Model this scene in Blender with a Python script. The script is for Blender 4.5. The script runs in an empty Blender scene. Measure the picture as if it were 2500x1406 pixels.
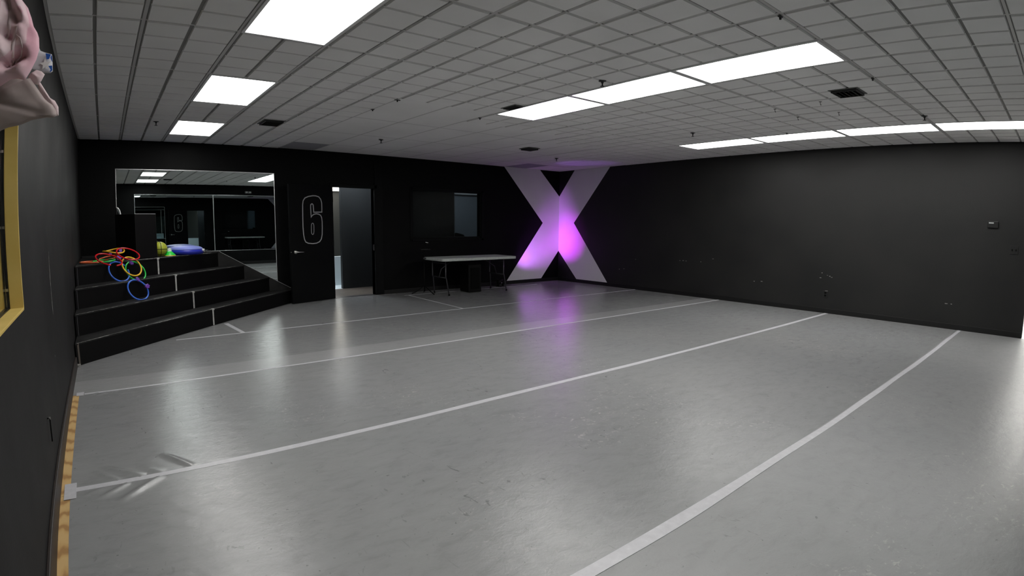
import bpy, bmesh, math, random
from mathutils import Vector, Matrix
random.seed(7)
C = bpy.context.scene.collection
FT = .3048
W, H, YF = 9.6465, 2.6625, -10.05
Y0 = .72                                   # offset of the ceiling grid lines from the back wall, in feet

# ---------------------------------------------------------------- materials
def mat(name, col=(.5, .5, .5), rough=.5, spec=.5, metal=0, emit=None, estr=0, **kw):
    m = bpy.data.materials.new(name); m.use_nodes = True
    b = m.node_tree.nodes['Principled BSDF']
    b.inputs['Base Color'].default_value = (*col, 1)
    b.inputs['Roughness'].default_value = rough
    b.inputs['Specular IOR Level'].default_value = spec
    b.inputs['Metallic'].default_value = metal
    if emit:
        b.inputs['Emission Color'].default_value = (*emit, 1)
        b.inputs['Emission Strength'].default_value = estr
    for k, v in kw.items(): b.inputs[k.replace('_', ' ')].default_value = v
    return m

class NT:
    def __init__(s, m):
        s.t = m.node_tree; s.n = s.t.nodes; s.b = s.n['Principled BSDF']
    def add(s, typ, **kw):
        n = s.n.new(typ)
        for k, v in kw.items():
            if k.startswith('i_'): n.inputs[k[2:].replace('_', ' ')].default_value = v
            else: setattr(n, k, v)
        return n
    def link(s, a, ao, b, bi): s.t.links.new(a.outputs[ao], b.inputs[bi])
    def coord(s, scale=(1, 1, 1), rot=(0, 0, 0)):
        c = s.add('ShaderNodeTexCoord'); mp = s.add('ShaderNodeMapping')
        mp.inputs['Scale'].default_value = scale; mp.inputs['Rotation'].default_value = rot
        s.link(c, 'Object', mp, 'Vector'); return mp
    def noise(s, co, scale, detail=4, rough=.5, dist=0):
        n = s.add('ShaderNodeTexNoise'); n.inputs['Scale'].default_value = scale
        n.inputs['Detail'].default_value = detail; n.inputs['Roughness'].default_value = rough
        n.inputs['Distortion'].default_value = dist
        s.link(co, 'Vector', n, 'Vector'); return n
    def ramp(s, src, out, stops):
        r = s.add('ShaderNodeValToRGB'); e = r.color_ramp.elements
        for i, (p, c) in enumerate(stops):
            c = (c, c, c) if isinstance(c, (int, float)) else c
            if i < 2: e[i].position = p; e[i].color = (*c, 1)
            else: q = e.new(p); q.color = (*c, 1)
        s.link(src, out, r, 'Fac'); return r
    def mix(s, fac, a, b, mode='MIX'):
        n = s.add('ShaderNodeMix', data_type='RGBA', blend_type=mode)
        for i, v in ((0, fac), (6, a), (7, b)):
            if isinstance(v, tuple) and hasattr(v[0], 'outputs'): s.t.links.new(v[0].outputs[v[1]], n.inputs[i])
            elif isinstance(v, (int, float)): n.inputs[i].default_value = v if i == 0 else (v, v, v, 1)
            else: n.inputs[i].default_value = (*v, 1)
        return (n, 2)
    def setc(s, v): s.t.links.new(v[0].outputs[v[1]], s.b.inputs['Base Color'])
    def bump(s, src, out, strength, dist=.01):
        b = s.add('ShaderNodeBump'); b.inputs['Strength'].default_value = strength; b.inputs['Distance'].default_value = dist
        s.link(src, out, b, 'Height'); s.link(b, 'Normal', s.b, 'Normal')

def noisy(name, a, b, scale, rough, spec=.5, bump=0, bscale=60, rv=0):
    m = mat(name, a, rough, spec); t = NT(m); co = t.coord(); n = t.noise(co, scale)
    r = t.ramp(n, 'Fac', [(.35, a), (.65, b)]); t.setc((r, 'Color'))
    if bump:
        n2 = t.noise(co, bscale, 3); t.bump(n2, 'Fac', bump, .003)
    if rv:
        r2 = t.ramp(n, 'Fac', [(.3, rough - rv), (.7, rough + rv)]); t.link(r2, 'Color', t.b, 'Roughness')
    return m

M = {}
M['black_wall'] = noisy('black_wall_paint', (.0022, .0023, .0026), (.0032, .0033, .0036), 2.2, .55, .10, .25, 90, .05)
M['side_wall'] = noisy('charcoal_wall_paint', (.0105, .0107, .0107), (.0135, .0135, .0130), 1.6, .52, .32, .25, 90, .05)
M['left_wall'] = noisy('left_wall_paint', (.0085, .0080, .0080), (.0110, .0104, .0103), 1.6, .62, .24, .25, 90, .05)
M['base_black'] = mat('baseboard_black', (.006, .006, .006), .45, .35)
M['base_brown'] = noisy('baseboard_dark_brown', (.016, .011, .009), (.024, .017, .014), 9, .5)
M['black'] = mat('black_satin', (.003, .003, .003), .55, .15)
M['black_matte'] = mat('black_matte', (.003, .003, .003), .85, .1)
M['door_black'] = noisy('door_black_paint', (.0022, .0026, .0028), (.003, .0034, .0036), 3, .55, .12)
M['stair_top'] = noisy('stair_tread_worn_black', (.007, .007, .007), (.014, .014, .014), 6, .55, .25, .2, 70, .08)
M['stair_side'] = noisy('stair_riser_black', (.0022, .0022, .0023), (.0032, .0032, .0032), 4, .6, .15)
M['worn_white'] = noisy('worn_pale_edge', (.10, .10, .10), (.42, .41, .39), 26, .7, .3)
M['tape_w'] = noisy('white_gaffer_tape', (.42, .42, .41), (.55, .55, .53), 30, .6, .3)
M['grey_paint'] = mat('grey_line_paint', (.42, .42, .43), .5)
M['white_paint'] = noisy('white_wall_paint', (.68, .68, .69), (.72, .72, .73), 2, .6, .3)
M['mirror'] = mat('mirror_silver', (.60, .665, .66), .0, metal=1)
M['edge'] = mat('mirror_edge', (.75, .76, .76), .25, metal=.6)
M['chrome'] = mat('brushed_chrome', (.62, .61, .58), .28, metal=1)
M['steel'] = mat('grey_steel_tube', (.07, .07, .075), .4, metal=.6)
M['glass'] = mat('window_glass', (.9, .95, .95), .02, Transmission_Weight=1.0, IOR=1.45)
M['lamp'] = mat('fluorescent_diffuser', (.9, .9, .9), .5, emit=(1, .985, .955), estr=13)
M['lamp_hall'] = mat('hall_diffuser', (.9, .9, .9), .5, emit=(1, .93, .8), estr=8)
M['lamp_dim'] = mat('booth_diffuser', (.9, .9, .9), .5, emit=(.8, .9, 1), estr=7)
M['lamp_inner'] = mat('inner_hall_diffuser', (.9, .9, .9), .5, emit=(.9, .95, 1), estr=38)
M['partition_dark'] = mat('partition_dark', (.016, .018, .021), .6, .2)
M['soffit'] = mat('pale_soffit', (.35, .36, .37), .7)
M['lamp_day'] = mat('corridor_diffuser', (.9, .9, .9), .5, emit=(1, .97, .92), estr=60)
M['white_metal'] = mat('white_enamel', (.72, .72, .72), .35)
M['tile'] = noisy('ceiling_tile', (.76, .75, .74), (.82, .81, .80), 1.2, .9, .15, .3, 160)
M['tile_dark'] = mat('ceiling_tile_darker', (.33, .33, .35), .9, .2)
M['groove_shade'] = mat('ceiling_groove_shade', (.22, .215, .21), .9, .2)  # darker than the tiles: shade of the recesses put into the colour
M['tee'] = mat('ceiling_tee', (.50, .49, .48), .5, .3)
M['vent'] = mat('vent_dark', (.02, .02, .02), .6)
M['vent_frame'] = mat('vent_frame_grey', (.11, .11, .105), .6)
M['yellow'] = noisy('yellow_paint', (.56, .40, .10), (.64, .47, .14), 5, .5, .4)
M['purple'] = mat('purple_plastic', (.13, .035, .32), .35)
for k, c in dict(r_blue=(.045, .16, .72), r_green=(.02, .52, .07), r_yellow=(.85, .50, .03), r_red=(.62, .012, .02), r_orange=(.85, .17, .06)).items():
    M[k] = mat(k[2:] + '_plastic', c, .22)
M['disc_top'] = mat('periwinkle_vinyl', (.22, .27, .72), .45)
M['disc_side'] = mat('deep_blue_vinyl', (.02, .03, .42), .4)
M['ball_y'] = mat('olive_yellow', (.36, .40, .03), .45)
M['cone_g'] = mat('green_cone', (.015, .60, .05), .4)
M['cone_y'] = mat('yellow_cone', (.75, .55, .05), .4)
M['mesh_w'] = noisy('pale_mesh', (.25, .42, .30), (.75, .78, .74), 60, .5)
M['table'] = noisy('table_grey_plastic', (.46, .49, .47), (.54, .57, .55), 20, .5, .4)
M['hall_floor'] = noisy('hall_floor_brown', (.12, .10, .085), (.16, .135, .115), 8, .45)
M['hall_wall'] = mat('hall_wall_dark', (.022, .025, .027), .55, .3)
M['booth_wall'] = mat('booth_wall_grey', (.12, .14, .16), .6)
M['half_wall'] = mat('half_wall_blue_grey', (.66, .74, .77), .5)
M['white_wall'] = mat('corridor_white', (.75, .76, .75), .6)
M['lcd'] = mat('pale_display', (.35, .37, .37), .3)

# marley floor
def floor_mat():
    m = mat('grey_vinyl_dance_floor', (.2, .2, .2), .3, .40); t = NT(m); co = t.coord()
    big = t.noise(co, .55, 3, .55); r1 = t.ramp(big, 'Fac', [(.3, (.226, .232, .236)), (.7, (.258, .261, .262))])
    st = t.coord((1, 2.0, 1), (0, 0, .3)); n2 = t.noise(st, 6, 8, .66, .4); r2 = t.ramp(n2, 'Fac', [(.30, .86), (.48, .98), (.72, 1.04)])
    c = t.mix(1.0, (r1, 'Color'), (r2, 'Color'), 'MULTIPLY')
    # dark heel marks: short curved streaks
    s2 = t.coord((1.6, .5, 1), (0, 0, -.75)); v = t.noise(s2, 9, 5, .55, 2.2)
    r3 = t.ramp(v, 'Fac', [(.30, .95), (.355, 0)]); msk = t.noise(co, 1.4, 2); r4 = t.ramp(msk, 'Fac', [(.47, 0), (.60, .7)])
    k = t.mix(1.0, (r3, 'Color'), (r4, 'Color'), 'MULTIPLY'); c = t.mix(k, c, (.10, .105, .105))
    # small specks
    n5 = t.noise(co, 30, 3, .6); r5 = t.ramp(n5, 'Fac', [(.28, .65), (.325, 0)]); c = t.mix((r5, 'Color'), c, (.08, .085, .085))
    # pale worn scratches
    s6 = t.coord((1, 1.5, 1), (0, 0, .9)); n6 = t.noise(s6, 13, 7, .72, 1.8); r6 = t.ramp(n6, 'Fac', [(.57, 0), (.655, .6)])
    m6 = t.noise(co, .9, 2); r7 = t.ramp(m6, 'Fac', [(.50, 0), (.64, 1)])
    k2 = t.mix(1.0, (r6, 'Color'), (r7, 'Color'), 'MULTIPLY'); c = t.mix(k2, c, (.44, .43, .41))
    # taped overlap between two sheets (its own paler strip)
    sx = t.add('ShaderNodeSeparateXYZ'); t.link(co, 'Vector', sx, 'Vector')
    wob = t.add('ShaderNodeMapRange'); wob.inputs[1].default_value = 0; wob.inputs[2].default_value = W; wob.inputs[3].default_value = -3.93; wob.inputs[4].default_value = -4.06
    t.link(sx, 'X', wob, 0)
    lt = t.add('ShaderNodeMath', operation='LESS_THAN'); t.link(sx, 'Y', lt, 0); t.link(wob, 0, lt, 1)
    gt = t.add('ShaderNodeMath', operation='GREATER_THAN'); gt.inputs[1].default_value = -4.38; t.link(sx, 'Y', gt, 0)
    an = t.add('ShaderNodeMath', operation='MULTIPLY'); t.link(lt, 0, an, 0); t.link(gt, 0, an, 1)
    a2 = t.add('ShaderNodeMath', operation='MULTIPLY'); a2.inputs[1].default_value = .55; t.link(an, 0, a2, 0)
    c = t.mix((a2, 0), c, (.36, .36, .365)); t.setc(c)
    n8 = t.noise(t.coord((1, 1.6, 1), (0, 0, .2)), 9, 10, .78, .5); rr = t.ramp(n8, 'Fac', [(.36, .94), (.5, 1.0), (.64, 1.10)])
    sh = t.ramp(sx, 'Y', [(0, .17), (1, .17)])                      # each sheet has its own wear: the nearer ones are duller
    mr = t.add('ShaderNodeMapRange'); mr.inputs[1].default_value = -9; mr.inputs[2].default_value = 0; t.link(sx, 'Y', mr, 0)
    sh.color_ramp.interpolation = 'CONSTANT'; e = sh.color_ramp.elements; e[0].position = 0; e[0].color = (.325, .325, .325, 1); e[1].position = (9 - 8.33) / 9; e[1].color = (.24, .24, .24, 1)
    for p_, c_ in (((9 - 6.355) / 9, .215), ((9 - 4.38) / 9, .175), ((9 - 2.41) / 9, .185)): q_ = e.new(p_); q_.color = (c_, c_, c_, 1)
    t.link(mr, 0, sh, 'Fac'); mm_ = t.add('ShaderNodeMath', operation='MULTIPLY'); t.link(sh, 'Color', mm_, 0); t.link(rr, 'Color', mm_, 1); t.link(mm_, 0, t.b, 'Roughness')
    bn = t.coord((1, 1.25, 1)); b1 = t.noise(bn, 11, 8, .66, .3); t.bump(b1, 'Fac', .42, .006)
    return m
M['floor'] = floor_mat()
def ply_mat():
    m = mat('bare_plywood', (.5, .3, .1), .55, .3); t = NT(m); co = t.coord((9, 2.2, 1)); n = t.noise(co, 1.1, 3, .5, .8)
    w = t.add('ShaderNodeTexWave', wave_type='RINGS'); w.inputs['Scale'].default_value = .75; w.inputs['Distortion'].default_value = 7; w.inputs['Detail'].default_value = 3; w.inputs['Detail Scale'].default_value = 1.2
    t.link(co, 'Vector', w, 'Vector'); r = t.ramp(w, 'Fac', [(.05, (.36, .20, .075)), (.3, (.52, .33, .13)), (.8, (.58, .39, .17))]); t.setc((r, 'Color')); return m
M['ply'] = ply_mat()
def tape_mat():
    m = mat('clear_vinyl_tape', (.36, .36, .37), .38, .5); t = NT(m); co = t.coord((1, 1, 1)); n = t.noise(co, 22, 5, .6)
    r = t.ramp(n, 'Fac', [(.3, (.44, .44, .465)), (.6, (.50, .50, .525)), (.75, (.57, .57, .59))]); t.setc((r, 'Color')); t.bump(n, 'Fac', .2, .003); return m
M['tape'] = tape_mat()
def pink_mat():
    m = mat('pink_printed_fabric', (.7, .5, .55), .85, .15); t = NT(m); co = t.coord((1, 1, 1), (0, .5, 0))
    w = t.add('ShaderNodeTexWave', wave_type='RINGS'); w.inputs['Scale'].default_value = 3.2; w.inputs['Distortion'].default_value = 3; w.inputs['Detail'].default_value = .5; w.inputs['Detail Scale'].default_value = .7
    t.link(co, 'Vector', w, 'Vector'); r = t.ramp(w, 'Fac', [(.80, (.66, .40, .46)), (.86, (.80, .70, .71))])
    n = t.noise(co, 7, 1); r2 = t.ramp(n, 'Fac', [(.40, (.74, .60, .63)), (.60, (.66, .38, .45)), (.74, (.50, .16, .24))]); c = t.mix(.5, (r2, 'Color'), (r, 'Color')); t.setc(c)
    n3 = t.noise(co, 500, 2); t.bump(n3, 'Fac', .15, .001); return m
M['pink'] = pink_mat()
M['pale_lining'] = noisy('pale_pink_lining', (.30, .255, .245), (.37, .31, .30), 12, .8, .2)

# ---------------------------------------------------------------- mesh helpers
def bx(bm, x0, x1, y0, y1, z0, z1, mtx=None, mi=0):
    vs = [bm.verts.new((x, y, z)) for z in (z0, z1) for y in (y0, y1) for x in (x0, x1)]
    for f in ((0, 2, 3, 1), (4, 5, 7, 6), (0, 1, 5, 4), (2, 6, 7, 3), (0, 4, 6, 2), (1, 3, 7, 5)):
        fc = bm.faces.new([vs[i] for i in f]); fc.material_index = mi
    if mtx: bmesh.ops.transform(bm, matrix=mtx, verts=vs)
    return vs
def tube(bm, pts, r, seg=10, closed=False, flat=None):
    pts = [Vector(p) for p in pts]; n = len(pts); rings = []; up = None
    for i, p in enumerate(pts):
        if closed: t = pts[(i + 1) % n] - pts[i - 1]
        else: t = pts[min(i + 1, n - 1)] - pts[max(i - 1, 0)]
        t.normalize()
        if up is None: up = t.orthogonal().normalized()
        up = (up - t * up.dot(t)).normalized(); s = t.cross(up)
        rr = r[i] if isinstance(r, (list, tuple)) else r
        rings.append([bm.verts.new(p + (up * math.cos(a) + s * math.sin(a)) * rr) for a in [2 * math.pi * k / seg for k in range(seg)]])
    m = n if closed else n - 1
    for i in range(m):
        a, b = rings[i], rings[(i + 1) % n]
        off = 0
        if closed and i == n - 1:
            off = min(range(seg), key=lambda o: (b[o].co - a[0].co).length)
        for k in range(seg):
            f = bm.faces.new((a[k], a[(k + 1) % seg], b[(k + 1 + off) % seg], b[(k + off) % seg])); f.smooth = True
    if not closed:
        bm.faces.new(list(reversed(rings[0]))); bm.faces.new(rings[-1])
def lathe(bm, prof, seg=32, mtx=None, mi=0):
    rings = []; nv = []
    for r, z in prof:
        if r < 1e-6: v = [bm.verts.new((0, 0, z))]
        else: v = [bm.verts.new((r * math.cos(2 * math.pi * k / seg), r * math.sin(2 * math.pi * k / seg), z)) for k in range(seg)]
        rings.append(v); nv += v
    for a, b in zip(rings, rings[1:]):
        for k in range(seg):
            q = [a[k % len(a)], a[(k + 1) % len(a)], b[(k + 1) % len(b)], b[k % len(b)]]
            q2 = [v for i, v in enumerate(q) if v not in q[:i]]
            if len(q2) > 2:
                f = bm.faces.new(q2); f.smooth = True; f.material_index = mi
    if mtx: bmesh.ops.transform(bm, matrix=mtx, verts=nv)
def prism(bm, poly, fn, d0, d1, mi=0):
    """extrude a polygon: fn(u, v, d) gives the point"""
    a = [bm.verts.new(fn(u, v, d0)) for u, v in poly]; b = [bm.verts.new(fn(u, v, d1)) for u, v in poly]
    f = bm.faces.new(a); f.material_index = mi; f = bm.faces.new(list(reversed(b))); f.material_index = mi
    n = len(poly)
    for i in range(n):
        f = bm.faces.new((a[i], b[i], b[(i + 1) % n], a[(i + 1) % n])); f.material_index = mi
def obj(name, bm, mats, parent=None, bev=0, fix=True):
    if fix: bmesh.ops.recalc_face_normals(bm, faces=bm.faces)
    me = bpy.data.meshes.new(name); bm.to_mesh(me); bm.free()
    for m in (mats if isinstance(mats, (list, tuple)) else [mats]): me.materials.append(M[m])
    o = bpy.data.objects.new(name, me); C.objects.link(o)
    if parent: o.parent = parent; o.matrix_parent_inverse = Matrix.Translation(-parent.location) if parent.rotation_euler.z == 0 else parent.matrix_basis.inverted()
    if bev:
        b = o.modifiers.new('bevel', 'BEVEL'); b.width = bev; b.segments = 2; b.limit_method = 'ANGLE'; b.angle_limit = math.radians(40)
    return o
def tag(o, label, cat, group=None):
    o['label'] = label; o['category'] = cat
    if group: o['group'] = group
    return o
def thing(name, label, cat, loc=(0, 0, 0), group=None):
    o = bpy.data.objects.new(name, None); C.objects.link(o); o.location = loc; o.empty_display_size = .1
    return tag(o, label, cat, group)
def struct(name, bm, mats, parent=None, bev=0, fix=True):
    o = obj(name, bm, mats, parent, bev, fix); o['kind'] = 'structure'; return o
def NB(): return bmesh.new()
def dup(root, delta, label):
    r = root.copy(); C.objects.link(r); r.location = Vector(root.location) + Vector(delta); r['label'] = label
    for ch in list(root.children):
        c = ch.copy(); C.objects.link(c); c.parent = r
    return r

# ---------------------------------------------------------------- floor
WR = [(.55, -6.388, .31, -6.62, .020, .0125), (.38, -6.392, .21, -6.54, .017, .0100), (.25, -6.395, .135, -6.465, .014, .0055),
      (.46, -6.322, .235, -6.085, .019, .0115), (.33, -6.326, .185, -6.14, .016, .0075), (.57, -6.32, .46, -6.215, .015, .0050), (.73, -6.322, .585, -6.04, .016, .0115),
      (.30, -4.41, .21, -4.485, .012, .0060), (.225, -4.40, .15, -4.455, .011, .0045)]      # soft buckles beside the tape: from, to, width, height
def fz(x, y):
    z = 0
    for x0, y0, x1, y1, w, h in WR:
        dx, dy = x1 - x0, y1 - y0; L2 = dx * dx + dy * dy
        t = ((x - x0) * dx + (y - y0) * dy) / L2; tc = max(0, min(1, t))
        d2 = (x - x0 - tc * dx) ** 2 + (y - y0 - tc * dy) ** 2
        fall = math.sin(math.pi * min(1, .12 + .88 * (1 - tc)) * .5 + .0) if tc < 1 else 0
        z += h * math.exp(-d2 / (w * w * 1.7)) * math.sin(math.pi * min(1, tc * .96 + .04)) ** .7 if 0 < tc < 1 else 0
    return z
def grid_floor():
    def lin(a, b, n): return [a + (b - a) * i / n for i in range(n)]
    xs = lin(.068, .9, 92) + lin(.9, W, 36) + [W]
    ys = lin(-9.95, -6.8, 14) + lin(-6.8, -5.9, 96) + lin(-5.9, -4.62, 8) + lin(-4.62, -4.34, 30) + lin(-4.34, .14, 20) + [.14]
    ys[0] = YF
    bm = NB(); g = [[bm.verts.new((x, y, fz(x, y))) for x in xs] for y in ys]
    for j in range(len(ys) - 1):
        for i in range(len(xs) - 1):
            f = bm.faces.new((g[j][i], g[j][i + 1], g[j + 1][i + 1], g[j + 1][i])); f.smooth = True
    return bm
struct('floor', grid_floor(), 'floor', fix=False)
bm = NB()
for a, b in ((-10.05, -7.9), (-7.896, -6.42), (-6.416, -4.395)): bx(bm, 0, .0675, a, b, -.02, -.001)
struct('trim_1', bm, 'ply')
bm = NB(); bx(bm, 0, .0675, -4.395, .14, -.02, -.001); struct('trim_2', bm, 'floor')
bm = NB(); bx(bm, -.4, 12.6, -10.4, .14, -.14, -.03); bx(bm, W, 12.6, -10.4, -9, -.03, -.002); struct('trim_3', bm, 'white_wall')

# ---------------------------------------------------------------- walls
HB = H + .12
DX0, DX1, DZ = 3.985, 4.782, 2.03
GX0, GX1, GZ0, GZ1 = 5.60, 7.295, 1.072, 2.047
bm = NB()
for a in ((-.3, DX0, 0, HB), (DX0, DX1, DZ, HB), (DX1, GX0, 0, HB), (GX0, GX1, 0, GZ0), (GX0, GX1, GZ1, HB), (GX1, W + .3, 0, HB)):
    bx(bm, a[0], a[1], 0, .12, a[2], a[3])
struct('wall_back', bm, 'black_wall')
RE = -9.215
bm = NB(); bx(bm, W, W + .14, RE, 0, 0, HB); bx(bm, W, W + .14, YF, RE, 2.08, HB)
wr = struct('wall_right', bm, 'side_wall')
WY0, WY1, WZ0, WZ1 = -9.0, -6.598, 1.004, 2.0
bm = NB(); bx(bm, -.3, 0, WY1, 0, 0, HB); bx(bm, -.3, 0, YF, WY0, 0, HB); bx(bm, -.3, 0, WY0, WY1, 0, WZ0); bx(bm, -.3, 0, WY0, WY1, WZ1, HB)
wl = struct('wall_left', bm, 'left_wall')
bm = NB(); bx(bm, -.3, W + .14, YF - .12, YF, 0, HB); struct('wall_front', bm, 'black_wall')
# baseboards
bm = NB(); bx(bm, W - .012, W, RE, -.002, 0, .078); struct('baseboard_right', bm, 'base_black', bev=.003)
bm = NB(); bx(bm, 4.96, W - .012, -.012, 0, 0, .078); bx(bm, 3.29, 3.9, -.012, 0, 0, .078); struct('baseboard_back', bm, 'base_black', bev=.003)
bm = NB(); bx(bm, 0, .018, YF, -3.30, 0, .10); struct('baseboard_left', bm, 'base_brown', bev=.004)
bm = NB(); bx(bm, .02, W, YF, YF + .012, 0, .10); struct('baseboard_front', bm, 'base_black', bev=.003)
# pale chips and scrapes in the paint
bm = NB()
for y, z in ((-2.389, .649), (-1.949, .408), (-2.075, .425), (-3.485, .686), (-3.56, .691), (-3.626, .686), (-3.953, .69), (-4.212, .76), (-6.228, .652), (-6.207, .57), (-6.318, .619), (-6.358, .606), (-6.386, .591), (-8.118, .361), (-8.19, .361), (-5.05, .41), (-5.19, .42)):
    l = random.uniform(.008, .022); bx(bm, W - .0012, W + .001, y - l, y + l, z - .005, z + .005)
o = obj('paint_chip', bm, 'worn_white', wr); o['label'] = 'small pale chips in the dark paint'
bm = NB(); prism(bm, [(-5.121, 1.21), (-5.129, 1.205), (-5.136, .90), (-5.127, .78), (-5.118, .80), (-5.126, .95)], lambda u, v, d: (d, u, v), -.001, .0012)
bx(bm, -.001, .0012, -5.31, -5.30, .52, .53)
o = obj('scratch', bm, 'worn_white', wl); o['label'] = 'long pale vertical scratch'
# corner trim beside the doorway, door casing
bm = NB(); bx(bm, DX1 + .015, 4.955, -.018, 0, 0, 2.50); bx(bm, DX1, DX1 + .016, -.03, .12, 0, DZ + .0); bx(bm, DX0 - .016, DX0, -.012, .12, 0, DZ); bx(bm, DX0 - .05, DX1 + .06, -.018, 0, DZ, DZ + .06)
struct('trim_4', bm, 'door_black', bev=.002)
bm = NB(); bx(bm, DX0, DX1, -.03, .15, -.01, .006); struct('trim_5', bm, 'steel', bev=.002)

# ---------------------------------------------------------------- ceiling
def ceiling():
    bm = NB(); ft = FT
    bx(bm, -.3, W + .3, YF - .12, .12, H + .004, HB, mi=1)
    xs = [i for i in range(0, 32)] + [W / ft]; n_y = 33
    lights = [(4, k * 8 + 2) for k in range(4)] + [(14, k * 4 + 14) for k in range(3)] + [(26, k * 4 + 14) for k in range(4)]
    def lit(x, k): return any(lx <= x < lx + 2 and lk <= k < lk + 4 for lx, lk in lights)
    def plain(x, k):
        if k >= 14: return False
        if 10 <= x < 14: return True
        if 14 <= x < 20: return k < 12
        return x >= 20 and k < (10 if x < 24 else 6)
    def pad(x0, x1, y0, y1, g, drop, mi, gx=None, gy=None):
        x0, x1, y0, y1 = x0 * ft, x1 * ft, -y1 * ft, -y0 * ft
        gl, gr = gx or (g, g); gb, gt = gy or (g, g)
        x0 += gl; x1 -= gr; y0 += gb; y1 -= gt; s = .005
        if x1 - x0 < .03 or y1 - y0 < .03: return
        a = [bm.verts.new(p) for p in ((x0, y0, H + .004), (x1, y0, H + .004), (x1, y1, H + .004), (x0, y1, H + .004))]
        b = [bm.verts.new(p) for p in ((x0 + s, y0 + s, H - drop), (x1 - s, y0 + s, H - drop), (x1 - s, y1 - s, H - drop), (x0 + s, y1 - s, H - drop))]
        f = bm.faces.new(list(reversed(b))); f.material_index = mi
        for i in range(4):
            f = bm.faces.new((a[i], b[i], b[(i + 1) % 4], a[(i + 1) % 4])); f.material_index = mi
    # k counts cells from the first line, which lies Y0 feet from the back wall; k = -1 is the cut row at the wall
    for xi in range(0, 32):
        x0, x1 = xs[xi], xs[xi + 1]
        for k in range(-1, n_y):
            if lit(xi, k): continue
            y0 = 0 if k < 0 else k + Y0; y1 = Y0 if k < 0 else min(k + 1 + Y0, -YF / ft)
            if y1 <= y0: continue
            if plain(xi, max(k, 0)):
                continue
            tl = xi % 2 == 0; tr = (xi + 1) % 2 == 0; tt = (k - 2) % 4 == 0; tb = (k + 1 - 2) % 4 == 0   # is this side a tee
            pad(x0, x1, y0, y1, .01, .009, 0, gx=(.020 if tl else .011, .020 if tr else .011), gy=(.018 if tb else .010, .018 if tt else .010))
    for xi in range(10, 32, 2):
        blocks = [(0, 2 + Y0)] + [(2 + Y0 + 4 * q, 6 + Y0 + 4 * q) for q in range(3)]
        lim = (14 if xi < 14 else 12 if xi < 20 else 10 if xi < 24 else 6) + Y0
        for y0, y1 in blocks:
            y1 = min(y1, lim)
            if y1 > y0: pad(xi, min(xi + 2, W / ft), y0, y1, .006, .001, 3 if (xi in (10, 26) and y0 == 0) else 0)  # the left dark tile is stained, the corner one is just darker
    # tees: strips at ceiling level along the even feet and every fourth foot
    for xi in range(0, 33, 2):
        x = min(xi * ft, W - .01)
        segs = [(-YF / ft, 0)]
        bx(bm, x - .011, x + .011, YF, 0, H - .0015, H + .005, mi=2)
    for q in range(0, 9):
        y = -(2 + Y0 + 4 * q) * ft
        if y > YF: bx(bm, 0, W, y - .010, y + .010, H - .0012, H + .005, mi=2)
    bx(bm, 0, .022, YF, 0, H - .003, H + .005, mi=2); bx(bm, W - .02, W, YF, 0, H - .003, H + .005, mi=2); bx(bm, 0, W, -.02, 0, H - .003, H + .005, mi=2)
    return bm
struct('ceiling', ceiling(), ['tile', 'groove_shade', 'tee', 'tile_dark'])

# lights
def ceiling_light(xf, k, label):
    x0, x1 = xf * FT, (xf + 2) * FT; y1, y0 = -(k + Y0) * FT, -(k + 4 + Y0) * FT
    t = thing('ceiling_light', label, 'light', ((x0 + x1) / 2, (y0 + y1) / 2, H), 'flat rectangular ceiling lights')
    bm = NB(); g = .006; w = .024
    for a in ((x0 + g, x1 - g, y0 + g, y0 + g + w), (x0 + g, x1 - g, y1 - g - w, y1 - g), (x0 + g, x0 + g + w, y0 + g + w, y1 - g - w), (x1 - g - w, x1 - g, y0 + g + w, y1 - g - w)):
        bx(bm, *a, H - .012, H + .003)
    obj('frame', bm, 'white_metal', t, bev=.003)
    bm = NB(); bx(bm, x0 + g + w + .0005, x1 - g - w - .0005, y0 + g + w + .0005, y1 - g - w - .0005, H - .006, H + .003); obj('diffuser', bm, 'lamp', t)
LL = ['lit panel light of the left row, the small one farthest back towards the mirror', 'lit panel light in the middle of the three at left', 'large bright panel light at the top left, cut by the picture edge', 'lit panel light behind the viewer in the left row, seen only in the wall mirror']
for i in range(4): ceiling_light(4, 2 + 8 * i, LL[i])
LC = ['farthest panel light of the centre row of three', 'middle panel light of the centre row of three', 'nearest panel light of the centre row, its right end free']
for i in range(3): ceiling_light(14, 14 + 4 * i, LC[i])
LR = ['farthest thin-looking panel light of the row beside the long dark wall', 'second farthest panel light beside the long dark wall', 'third panel light beside the long dark wall, left of the cut one', 'panel light beside the long dark wall, cut by the right picture edge']
for i in range(4): ceiling_light(26, 14 + 4 * i, LR[i])

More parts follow.
